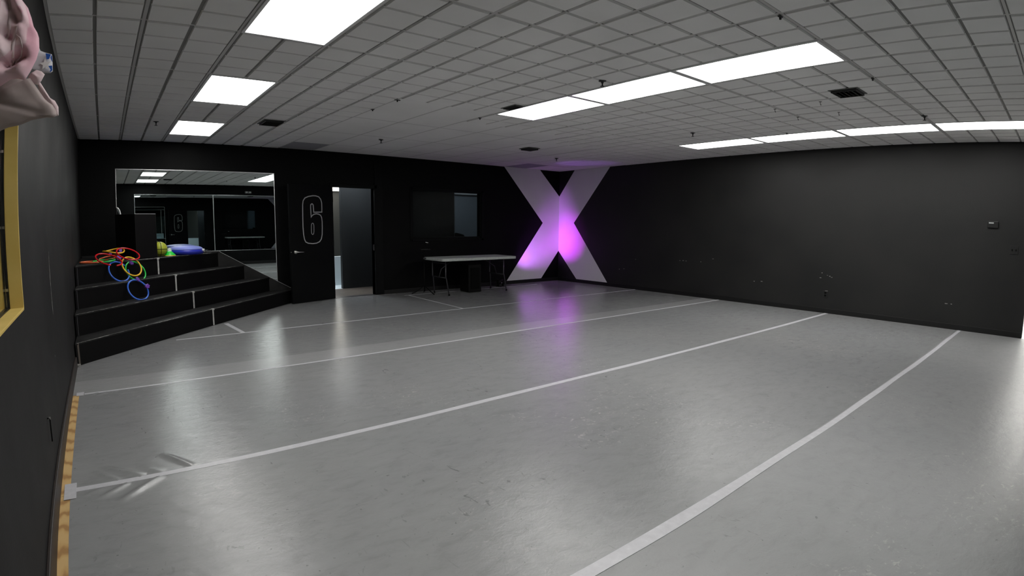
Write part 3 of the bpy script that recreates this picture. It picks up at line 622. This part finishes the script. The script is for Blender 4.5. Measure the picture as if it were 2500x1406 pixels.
# stage light fixture
t = thing('stage_light', 'small dark stage light on the floor under the right end of the table', 'light', (7.62, -.26, 0))
bm = NB(); bx(bm, 7.56, 7.70, -.34, -.18, .002, .012); bx(bm, 7.555, 7.567, -.29, -.23, .002, .15); bx(bm, 7.693, 7.705, -.29, -.23, .002, .15); obj('yoke', bm, 'black', t, bev=.002)
bm = NB(); lathe(bm, [(0, -.09), (.045, -.085), (.056, -.05), (.056, .05), (.050, .052), (.046, .044), (0, .044)], 24, Matrix.Translation((7.63, -.26, .115)) @ Matrix.Rotation(math.radians(62), 4, 'Y')); obj('housing', bm, 'black', t)
bm = NB(); lathe(bm, [(0, 0), (.010, 0), (.010, .005), (0, .006)], 12, Matrix.Translation((7.60, -.345, .09)) @ Matrix.Rotation(math.radians(90), 4, 'X')); obj('knob', bm, 'chrome', t)
bm = NB(); tube(bm, [(7.56, -.22, .02), (7.50, -.10, .012), (7.3, -.06, .012), (7.0, -.10, .012), (6.80, -.2, .012)], .006, 8); tag(obj('cable', bm, 'black'), 'black cable on the floor running behind the dark floor speaker', 'cable')
# tray stand
t = thing('tray_stand', 'slim black stand with a small flat tray left of the table', 'stand', (5.62, -.42, 0))
bm = NB(); tube(bm, [(5.62, -.42, .05), (5.62, -.42, .60)], .012); tube(bm, [(5.62, -.42, .60), (5.62, -.42, .865)], .008); obj('pole', bm, 'black', t)
for k, a in enumerate((-1.15, .95, 2.75)):
    bm = NB(); tube(bm, [(5.62, -.42, .16), (5.62 + .16 * math.cos(a), -.42 + .16 * math.sin(a), .05), (5.60 + .22 * math.cos(a), -.42 + .27 * math.sin(a), .014)], [.010, .010, .012], 8); obj('leg', bm, 'black', t)
bm = NB(); prism(bm, rr(5.51, 5.725, -.50, -.34, .02, 4), lambda u, v, d: (u, v, d), .868, .886); obj('tray', bm, 'base_black', t, bev=.003)
bm = NB(); lathe(bm, [(0, -.02), (.02, -.018), (.022, .018), (0, .02)], 16, Matrix.Translation((5.62, -.42, .70))); bx(bm, 5.63, 5.665, -.432, -.426, .69, .715); obj('clamp', bm, 'steel', t)
t = thing('wall_bracket', 'tiny bracket with a bright glint on the black wall just above the tray stand', 'bracket', (5.915, 0, .985))
bm = NB(); bx(bm, 5.89, 5.945, -.012, -.0005, .955, .995); obj('plate', bm, 'black', t, bev=.002)
bm = NB(); tube(bm, [(5.885, -.02, .999), (5.91, -.028, .992), (5.945, -.02, .988)], .008, 10); obj('hook', bm, 'white_metal', t)

# ---------------------------------------------------------------- right wall fittings
t = thing('thermostat', 'black thermostat with a small pale display near the right end of the long wall', 'thermostat', (W, -8.69, 1.515))
bm = NB(); bx(bm, W - .028, W - .0005, -8.765, -8.612, 1.472, 1.563); obj('body', bm, 'base_black', t, bev=.006)
bm = NB(); bx(bm, W - .0295, W - .0283, -8.700, -8.632, 1.530, 1.548); obj('display', bm, 'lcd', t)
t = thing('light_switch', 'black double wall switch low right of the thermostat', 'switch', (W, -9.0, 1.19))
bm = NB(); bx(bm, W - .008, W - .0005, -9.058, -8.94, 1.130, 1.246); obj('plate', bm, 'side_wall', t, bev=.002)
for y in (-9.026, -8.972): bm = NB(); bx(bm, W - .018, W - .0083, y - .007, y + .007, 1.175, 1.200); obj('toggle', bm, 'black_matte', t, bev=.002)
t = thing('wall_outlet', 'black wall outlet with pale scuffs low on the long dark wall', 'outlet', (W, -6.31, .31))
bm = NB(); bx(bm, W - .007, W - .0005, -6.345, -6.27, .252, .368); obj('plate', bm, 'side_wall', t, bev=.002)
for z in (.288, .332): bm = NB(); bx(bm, W - .010, W - .0073, -6.325, -6.290, z - .015, z + .015); obj('socket', bm, 'black_matte', t, bev=.002)
bm = NB(); bx(bm, W - .0085, W - .0071, -6.345, -6.30, .361, .366); obj('scuff', bm, 'worn_white', t)

# ---------------------------------------------------------------- floor tapes
def zt(x, y): return fz(x, y)
def tape(pts, w, label, m='tape', wob=.0, h=.0012, name='floor_tape'):
    """a thin strip following the floor from point to point"""
    bm = NB(); P = []
    for (xa, ya), (xb, yb) in zip(pts, pts[1:]):
        n = max(2, int(math.hypot(xb - xa, yb - ya) / (.012 if min(xa, xb) < .7 else .12)))
        P += [(xa + (xb - xa) * i / n, ya + (yb - ya) * i / n) for i in range(n)]
    P.append(pts[-1]); prev = None
    dx, dy = pts[-1][0] - pts[0][0], pts[-1][1] - pts[0][1]; l = math.hypot(dx, dy); ux, uy = -dy / l, dx / l; ph = random.random() * 6
    for i, (x, y) in enumerate(P):
        s = (x + y) * 1.0; o1 = wob * math.sin(s * 2.1 + ph) + wob * .5 * math.sin(s * 5.3 + ph); hw = w / 2 * (1 + .06 * math.sin(s * 3.7 + ph))
        a = (x + ux * (hw + o1), y + uy * (hw + o1)); b = (x - ux * (hw - o1), y - uy * (hw - o1)); z = zt(x, y)
        row = [bm.verts.new((a[0], a[1], z + h)), bm.verts.new((b[0], b[1], z + h)), bm.verts.new((a[0], a[1], z - .0004)), bm.verts.new((b[0], b[1], z - .0004))]
        if prev:
            bm.faces.new((prev[0], prev[1], row[1], row[0])); bm.faces.new((prev[2], row[2], row[3], prev[3]))
            bm.faces.new((prev[0], row[0], row[2], prev[2])); bm.faces.new((prev[1], prev[3], row[3], row[1]))
        else: bm.faces.new((row[0], row[2], row[3], row[1]))
        prev = row
    bm.faces.new((prev[0], prev[1], prev[3], prev[2]))
    return tag(obj(name, bm, m), label, 'tape', 'pale tape lines on the grey vinyl floor')
tape([(1.07, -2.425), (W - .014, -2.405)], .034, 'long tape line nearest the back wall, starting at the black steps', wob=.003)
tape([(.11, -4.385), (W - .014, -4.375)], .036, 'second long tape line from the back wall, starting at the upper tape patch', wob=.002)
tape([(.10, -6.360), (W - .014, -6.352)], .056, 'third long tape line from the back wall, with wrinkled vinyl at its left end', wob=.002)
tape([(.07, -8.312), (W - .014, -8.345)], .050, 'widest nearest tape line running diagonally through the lower right', wob=.003)
tape([(.07, -8.342), (2.2, -8.345), (3.7, -8.331)], .034, 'narrow second tape strip overlapping the widest nearest tape line', wob=.003, h=.0020)
tape([(5.19, -.40), (8.6, -.40)], .022, 'thin tape line along the foot of the back wall under the table')
tape([(5.276, -.42), (5.206, -2.39)], .03, 'short tape line from the back wall beside the tray stand to the first long line')
tape([(1.80, -1.60), (1.86, -2.40)], .055, 'short tape strip running from the black steps to the first long line')
tape([(4.00, -.045), (5.18, -.05)], .02, 'thin worn tape along the door sill', m='worn_white')
def patch(x0, x1, y0, y1, label, h=.004):
    bm = NB(); N = 8; g = [[bm.verts.new((x0 + (x1 - x0) * i / N, y0 + (y1 - y0) * j / N, max(fz(x0 + (x1 - x0) * i / N, y0 + (y1 - y0) * j / N), -.0) + h)) for i in range(N + 1)] for j in range(N + 1)]
    for j in range(N):
        for i in range(N): bm.faces.new((g[j][i], g[j][i + 1], g[j + 1][i + 1], g[j + 1][i]))
    r = bmesh.ops.extrude_face_region(bm, geom=list(bm.faces)); bmesh.ops.translate(bm, vec=(0, 0, -.0028), verts=[v for v in r['geom'] if isinstance(v, bmesh.types.BMVert)])
    tag(obj('tape_patch', bm, 'tape'), label, 'tape', 'square tape patches at the plywood strip')
patch(.035, .100, -6.475, -6.27, 'larger tape patch over the plywood strip at the end of the third tape line')
patch(.045, .105, -4.43, -4.33, 'small tape patch at the far end of the plywood strip')

# ---------------------------------------------------------------- left wall: window with yellow reveal, small hooks
bm = NB(); YR, xi = WY1, -.062
def reveal(bm, xa, xb, th=.012):
    bx(bm, xa, xb, WY1 - th, WY1, WZ0, WZ1); bx(bm, xa, xb, WY0, WY0 + th, WZ0, WZ1); bx(bm, xa, xb, WY0, WY1, WZ0, WZ0 + th); bx(bm, xa, xb, WY0, WY1, WZ1 - th, WZ1)
reveal(bm, -.060, .004); wn = struct('window_2', bm, 'yellow', bev=.002)
bm = NB(); reveal(bm, -.086, -.0605, .016); struct('window_track', bm, 'base_black', wn)
bm = NB(); reveal(bm, -.30, -.0865, .012); struct('window_reveal', bm, 'yellow', wn)
bm = NB(); bx(bm, -.078, -.073, WY0 + .0165, WY1 - .0165, WZ0 + .0165, WZ1 - .0165); struct('window_glass', bm, 'glass', wn)
bm = NB()
for z in (1.10, 1.38, 1.72): bx(bm, -.072, -.061, WY1 - .020, WY1 - .0165, z - .006, z + .006)
struct('window_bolt', bm, 'chrome', wn)
bm = NB(); bx(bm, -2.4, -2.3, -11, 0, 0, 2.8); bx(bm, -2.3, -.301, -5.2, -5.1, 0, 2.8); bx(bm, -2.3, -.301, -11, -10.9, 0, 2.8); struct('wall_next_room', bm, 'booth_wall')
bm = NB(); bx(bm, -2.4, -.301, -11, -5.1, -.1, 0); struct('floor_next_room', bm, 'hall_floor')
bm = NB(); bx(bm, -2.4, -.301, -11, -5.1, 2.7, 2.8); struct('ceiling_next_room', bm, 'tile')
t = thing('ceiling_light', 'ceiling light of the next room behind the yellow window, out of sight', 'light', (-1.3, -7.8, 2.7)); bm = NB(); bx(bm, -1.6, -1.0, -8.4, -7.2, 2.66, 2.699); obj('housing', bm, 'white_metal', t); bm = NB(); bx(bm, -1.58, -1.02, -8.38, -7.22, 2.65, 2.6595); obj('diffuser', bm, 'lamp_hall', t)
def rod(a, b, label):
    t = thing('wall_rod', label, 'bracket', a, 'small black rods on the left wall')
    bm = NB(); tube(bm, [(0.0005, a[1], a[2]), (.010, a[1], a[2]), (.014, a[1] - .003, a[2] - .008), (.014, b[1], b[2])], .0036, 8); obj('rod', bm, 'black_matte', t)
    bm = NB(); bx(bm, .009, .018, a[1] - .004, a[1] + .004, a[2] - .008, a[2] + .005); obj('tip', bm, 'worn_white', t)
rod((.02, -6.224, .372), (.02, -6.285, .262), 'small black rod with a pale tip low on the left wall')
rod((.02, -6.93, .055), (.02, -6.90, -.0), 'small black hook just above the plywood strip, low on the left wall')

# ---------------------------------------------------------------- fabric hanging at the left wall, close to the viewer
def fabric(bm, poly, org, eu, ev, en, thick, folds, rings=16, bulge=.5, seed=1):
    """closed cloth shape: outline (metres in a vertical plane), puffed front with creases, softer back"""
    eu, ev, en, org = Vector(eu), Vector(ev), Vector(en), Vector(org)
    P = [];
    for i in range(len(poly)):
        a, b = Vector(poly[i]), Vector(poly[(i + 1) % len(poly)]); n = max(1, int((b - a).length / .006)); P += [a.lerp(b, k / n) for k in range(n)]
    c = sum(P, Vector((0, 0))) / len(P)
    def crease(p):
        h = 0
        for (x0, y0, x1, y1, w, a) in folds:
            d = Vector((x1 - x0, y1 - y0)); L2 = d.length_squared; q = p - Vector((x0, y0)); t_ = max(0, min(1, q.dot(d) / L2)); r = q - d * t_
            sd = (d.x * q.y - d.y * q.x) / math.sqrt(L2); h += a * math.exp(-r.length_squared / (w * w)) * (1 if sd > 0 else .75)
        return h
    F, B = [], []
    for k in range(rings + 1):
        s = 1 - k / rings; f = (1 - s ** 2.6) ** .5; fr, br = [], []
        for p in (P if k < rings else [c]):
            q = c + (p - c) * s; h = crease(q) * min(1, f * 1.6)
            fr.append(bm.verts.new(org + eu * q.x + ev * q.y + en * (thick * bulge * f + h)))
            br.append(bm.verts.new(org + eu * q.x + ev * q.y - en * (thick * .4 * f)) if k else fr[-1])
        F.append(fr); B.append(br)
    for R_, flip in ((F, 0), (B, 1)):
        for a, b in zip(R_, R_[1:]):
            n = len(a)
            for i in range(n):
                q = [a[i], a[(i + 1) % n], b[(i + 1) % n if len(b) > 1 else 0], b[i if len(b) > 1 else 0]]; q2 = [v for j, v in enumerate(q) if v not in q[:j]]
                if flip: q2.reverse()
                f = bm.faces.new(q2); f.smooth = True
M['hem'] = noisy('pale_pink_hem', (.62, .48, .50), (.70, .57, .58), 14, .8, .2)
def cloth(poly, y, thick, folds, m, parent, name, **kw):
    bm = NB(); fabric(bm, poly, (0, y, 0), (1, 0, 0), (0, 0, 1), (0, -1, 0), thick, folds, **kw); return obj(name, bm, m, parent)
def print_strokes(parent, fab):
    """pale brush-letter strokes printed on the cloth, laid on its surface"""
    from mathutils.bvhtree import BVHTree
    me = fab.data; tree = BVHTree.FromPolygons([v.co.copy() for v in me.vertices], [tuple(p.vertices) for p in me.polygons])
    for pts, w in (([(24, 0), (31, 30), (34, 62), (32, 95), (24, 113)], 8), ([(50, 86), (44, 105), (41, 130), (39, 162)], 8), ([(48, 104), (58, 113), (62, 130), (57, 147), (44, 160)], 3.5), ([(0, 118), (9, 128), (11, 150), (6, 172), (0, 182)], 7)):
        P = [];
        for i in range(len(pts) - 1):
            for q in range(6): f = q / 6; P.append((pts[i][0] * (1 - f) + pts[i + 1][0] * f, pts[i][1] * (1 - f) + pts[i + 1][1] * f))
        P.append(pts[-1]); bm = NB(); prev = None
        for i, p in enumerate(P):
            a, b = P[max(i - 1, 0)], P[min(i + 1, len(P) - 1)]; dx, dy = b[0] - a[0], b[1] - a[1]; l = math.hypot(dx, dy) or 1; hw = w / 2 * (.55 + .45 * math.sin(math.pi * (i + 1) / (len(P) + 1)))
            row = []
            for sg in (-1, 0, 1):
                px, py = p[0] - dy / l * hw * sg, p[1] + dx / l * hw * sg
                x, z = .187 + (px - 42) * .00099 + py * .0000975, 1.872 - (px - 42) * .0000225 - py * .000926
                hit = tree.ray_cast(Vector((x, -9.0, z)), Vector((0, 1, 0)))
                y = (hit[0].y if hit[0] else -8.2); row.append((x, y, z))
            r = [bm.verts.new((x, y - .0008, z)) for x, y, z in row] + [bm.verts.new((x, y + .0006, z)) for x, y, z in row]
            if prev:
                for A, B in ((0, 1), (1, 2), (5, 4), (4, 3), (2, 5), (3, 0)): bm.faces.new((prev[A], prev[B], r[B], r[A])).smooth = True
            prev = r
        o = obj('print_stroke', bm, 'hem', parent); o['label'] = 'pale brush stroke printed on the pink cloth'
t = thing('garment_bundle', 'pink printed fabric bundle hanging at the top left corner, pale lining drooping below', 'fabric', (.02, -8.2, 1.95))
cloth([(.012, 1.60), (.012, 2.02), (.10, 2.04), (.17, 1.99), (.187, 1.90), (.200, 1.868), (.218, 1.848), (.229, 1.825), (.236, 1.806), (.246, 1.792), (.251, 1.78), (.254, 1.755), (.249, 1.732), (.238, 1.706), (.227, 1.687), (.212, 1.690), (.196, 1.689), (.170, 1.672), (.11, 1.66)], -8.215, .10,
      [(.165, 1.90, .213, 1.815, .010, .020), (.205, 1.830, .250, 1.782, .007, .014), (.17, 1.855, .200, 1.805, .008, -.016), (.187, 1.775, .140, 1.79, .012, -.022), (.250, 1.765, .215, 1.715, .009, .018), (.222, 1.735, .188, 1.715, .011, -.034), (.168, 1.696, .198, 1.702, .009, .02), (.10, 1.95, .17, 1.74, .014, .02), (.05, 1.80, .15, 1.70, .014, .02), (.205, 1.80, .225, 1.75, .012, .010)], 'pink', t, 'outer_fabric', rings=22)
print_strokes(t, bpy.context.scene.collection.objects['outer_fabric'])
cloth([(.012, 1.50), (.012, 1.78), (.165, 1.74), (.200, 1.715), (.222, 1.700), (.232, 1.704), (.249, 1.682), (.267, 1.658), (.276, 1.650), (.286, 1.644), (.2935, 1.632), (.297, 1.62), (.289, 1.6155), (.271, 1.615), (.239, 1.609), (.216, 1.599), (.188, 1.594), (.17, 1.587), (.10, 1.55)], -8.16, .030,
      [(.225, 1.700, .287, 1.630, .006, .010), (.10, 1.66, .26, 1.622, .007, -.006), (.16, 1.68, .20, 1.66, .010, .004)], 'pale_lining', t, 'lining', rings=14)
cloth([(.245, 1.702), (.253, 1.70), (.269, 1.677), (.278, 1.664), (.289, 1.658), (.2975, 1.644), (.2985, 1.625), (.295, 1.622), (.282, 1.637), (.266, 1.656), (.253, 1.674)], -8.135, .014, [(.25, 1.695, .292, 1.64, .005, .004)], 'hem', t, 'folded_hem', rings=8)
cloth([(.225, 1.708), (.232, 1.718), (.244, 1.725), (.256, 1.722), (.264, 1.715), (.257, 1.70), (.25, 1.691), (.236, 1.693)], -8.15, .016, [(.235, 1.715, .255, 1.70, .004, .004)], 'hem', t, 'loose_tuft', rings=8)
bm = NB(); tube(bm, [(.0005, -8.20, 1.99), (.035, -8.20, 1.99), (.06, -8.20, 2.0), (.066, -8.2, 2.025)], .006, 10); lathe(bm, [(0, 0), (.02, 0), (.02, .004), (0, .004)], 16, Matrix.Translation((.0005, -8.2, 1.99)) @ Matrix.Rotation(math.radians(90), 4, 'Y')); tag(obj('wall_hook', bm, 'chrome'), 'hook on the left wall that carries the pink fabric, out of the frame', 'hook')
M['star_white'] = mat('pale_cotton', (.55, .55, .58), .8, .2); M['star_blue'] = mat('blue_cotton', (.03, .11, .42), .8, .2)
t = thing('star_cloth', 'small white cloth with a pale star and blue patches sticking out behind the pink fabric', 'fabric', (.0, -8.1, 1.76))
yS = -8.085
cloth([(.012, 1.735), (.012, 1.80), (.236, 1.80), (.243, 1.787), (.254, 1.783), (.271, 1.779), (.273, 1.773), (.2765, 1.738), (.271, 1.733), (.253, 1.734), (.236, 1.740)], yS, .010, [(.25, 1.785, .26, 1.735, .006, .002)], 'star_white', t, 'cloth_body', rings=6, seed=2)
def blue_piece(poly): 
    bm = NB(); prism(bm, poly, lambda u, v, d: (u, d, v), yS - .0075, yS - .0062); return obj('blue_patch', bm, 'star_blue', t)
blue_piece([(.2565, 1.7795), (.2695, 1.777), (.2665, 1.766), (.2600, 1.7645)]); blue_piece([(.2705, 1.7765), (.2728, 1.772), (.2745, 1.758), (.2715, 1.763), (.2690, 1.768)])
blue_piece([(.2745, 1.750), (.2758, 1.739), (.2708, 1.7345), (.2695, 1.736), (.2715, 1.740), (.2655, 1.7490)])
bm = NB(); cx_, cz_ = .2580, 1.7530; pts = []
for k in range(10):
    a = math.pi / 2 + k * math.pi / 5 + .15; r = .0145 if k % 2 == 0 else .0062; pts.append((cx_ + r * math.cos(a), cz_ + r * math.sin(a)))
prism(bm, pts, lambda u, v, d: (u, d, v), yS - .0078, yS - .0066); M['star_pale'] = mat('cream_star', (.72, .72, .70), .8, .2); o = obj('star', bm, 'star_pale', t); o['label'] = 'cream five-pointed star'

# ---------------------------------------------------------------- corridor behind the opening at the right
bm = NB(); bx(bm, 12.5, 12.6, -10.4, -8.2, 0, 2.75); bx(bm, W + .14, 12.6, -8.3, -8.2, 0, 2.75); bx(bm, W + .14, 12.6, -10.4, -10.3, 0, 2.75); struct('wall_corridor', bm, 'white_wall')
bm = NB(); bx(bm, W + .14, 12.6, -10.4, -8.2, 2.66, 2.75); struct('ceiling_corridor', bm, 'tile')
t = thing('corridor_light', 'ceiling light of the bright corridor beyond the right opening, out of sight', 'light', (10.9, -9.3, 2.66)); bm = NB(); bx(bm, 10.3, 11.5, -9.6, -9.0, 2.62, 2.659); obj('housing', bm, 'white_metal', t); bm = NB(); bx(bm, 10.32, 11.48, -9.58, -9.02, 2.61, 2.6195); obj('diffuser', bm, 'lamp_day', t)

# ---------------------------------------------------------------- purple stage light
def spot(name, loc, target, energy, col, size, blend, rad=.04):
    l = bpy.data.lights.new(name, 'SPOT'); l.energy = energy; l.color = col; l.spot_size = math.radians(size); l.spot_blend = blend; l.shadow_soft_size = rad
    o = bpy.data.objects.new(name, l); C.objects.link(o); o.location = loc; o.rotation_euler = (Vector(target) - Vector(loc)).to_track_quat('-Z', 'Y').to_euler(); return o
LS = (7.78, -.40, .20)
spot('purple_beam', LS, (9.64, -.36, 1.02), 200, (.68, .008, 1), 36, .95)
spot('purple_wash', (7.72, -.62, .16), (9.15, -.0, .98), 210, (.60, .16, 1), 50, 1)
spot('purple_up', LS, (8.75, -1.65, 2.66), 55, (.45, .14, 1), 26, .8)

# world and camera
w = bpy.data.worlds.new('dim'); bpy.context.scene.world = w; w.use_nodes = True
w.node_tree.nodes['Background'].inputs[0].default_value = (.5, .5, .55, 1); w.node_tree.nodes['Background'].inputs[1].default_value = .02
cd = bpy.data.cameras.new('camera'); cam = bpy.data.objects.new('camera', cd); C.objects.link(cam); bpy.context.scene.camera = cam
yaw, pit, rol = .6784035586889393, -.1182362415600235, .00708011454960979
F_ = Vector((math.sin(yaw) * math.cos(pit), math.cos(yaw) * math.cos(pit), math.sin(pit))); R_ = Vector((math.cos(yaw), -math.sin(yaw), 0)); U_ = R_.cross(F_)
R2 = R_ * math.cos(rol) + U_ * math.sin(rol); U2 = -R_ * math.sin(rol) + U_ * math.cos(rol)
m = Matrix((R2, U2, -F_)).transposed().to_4x4(); m.translation = Vector((1.331123 * FT, -31.613056 * FT, 4.497578 * FT)); cam.matrix_world = m
# wide phone lens with its slight barrel bend
cd.type = 'PANO'; cd.panorama_type = 'FISHEYE_LENS_POLYNOMIAL'; cd.sensor_fit = 'HORIZONTAL'; cd.sensor_width = 36; cd.sensor_height = 36 * 1406 / 2500
cd.fisheye_fov = math.radians(150)
cd.fisheye_polynomial_k0 = 0; cd.fisheye_polynomial_k1 = -5.35038153e-02; cd.fisheye_polynomial_k2 = 1.36842074e-04; cd.fisheye_polynomial_k3 = 3.61531368e-05; cd.fisheye_polynomial_k4 = -1.25637679e-06
cd.clip_start = .02; cd.clip_end = 60
sc = bpy.context.scene
sc.view_settings.view_transform = 'Standard'; sc.view_settings.look = 'None'; sc.view_settings.gamma = 1; sc.view_settings.exposure = 0
try: sc.view_settings.use_curve_mapping = False
except Exception: pass
sc.cycles.max_bounces = 12; sc.cycles.glossy_bounces = 8; sc.cycles.diffuse_bounces = 8; sc.cycles.transmission_bounces = 8
sc.cycles.sample_clamp_indirect = 6; sc.cycles.use_denoising = True; sc.cycles.caustics_reflective = True
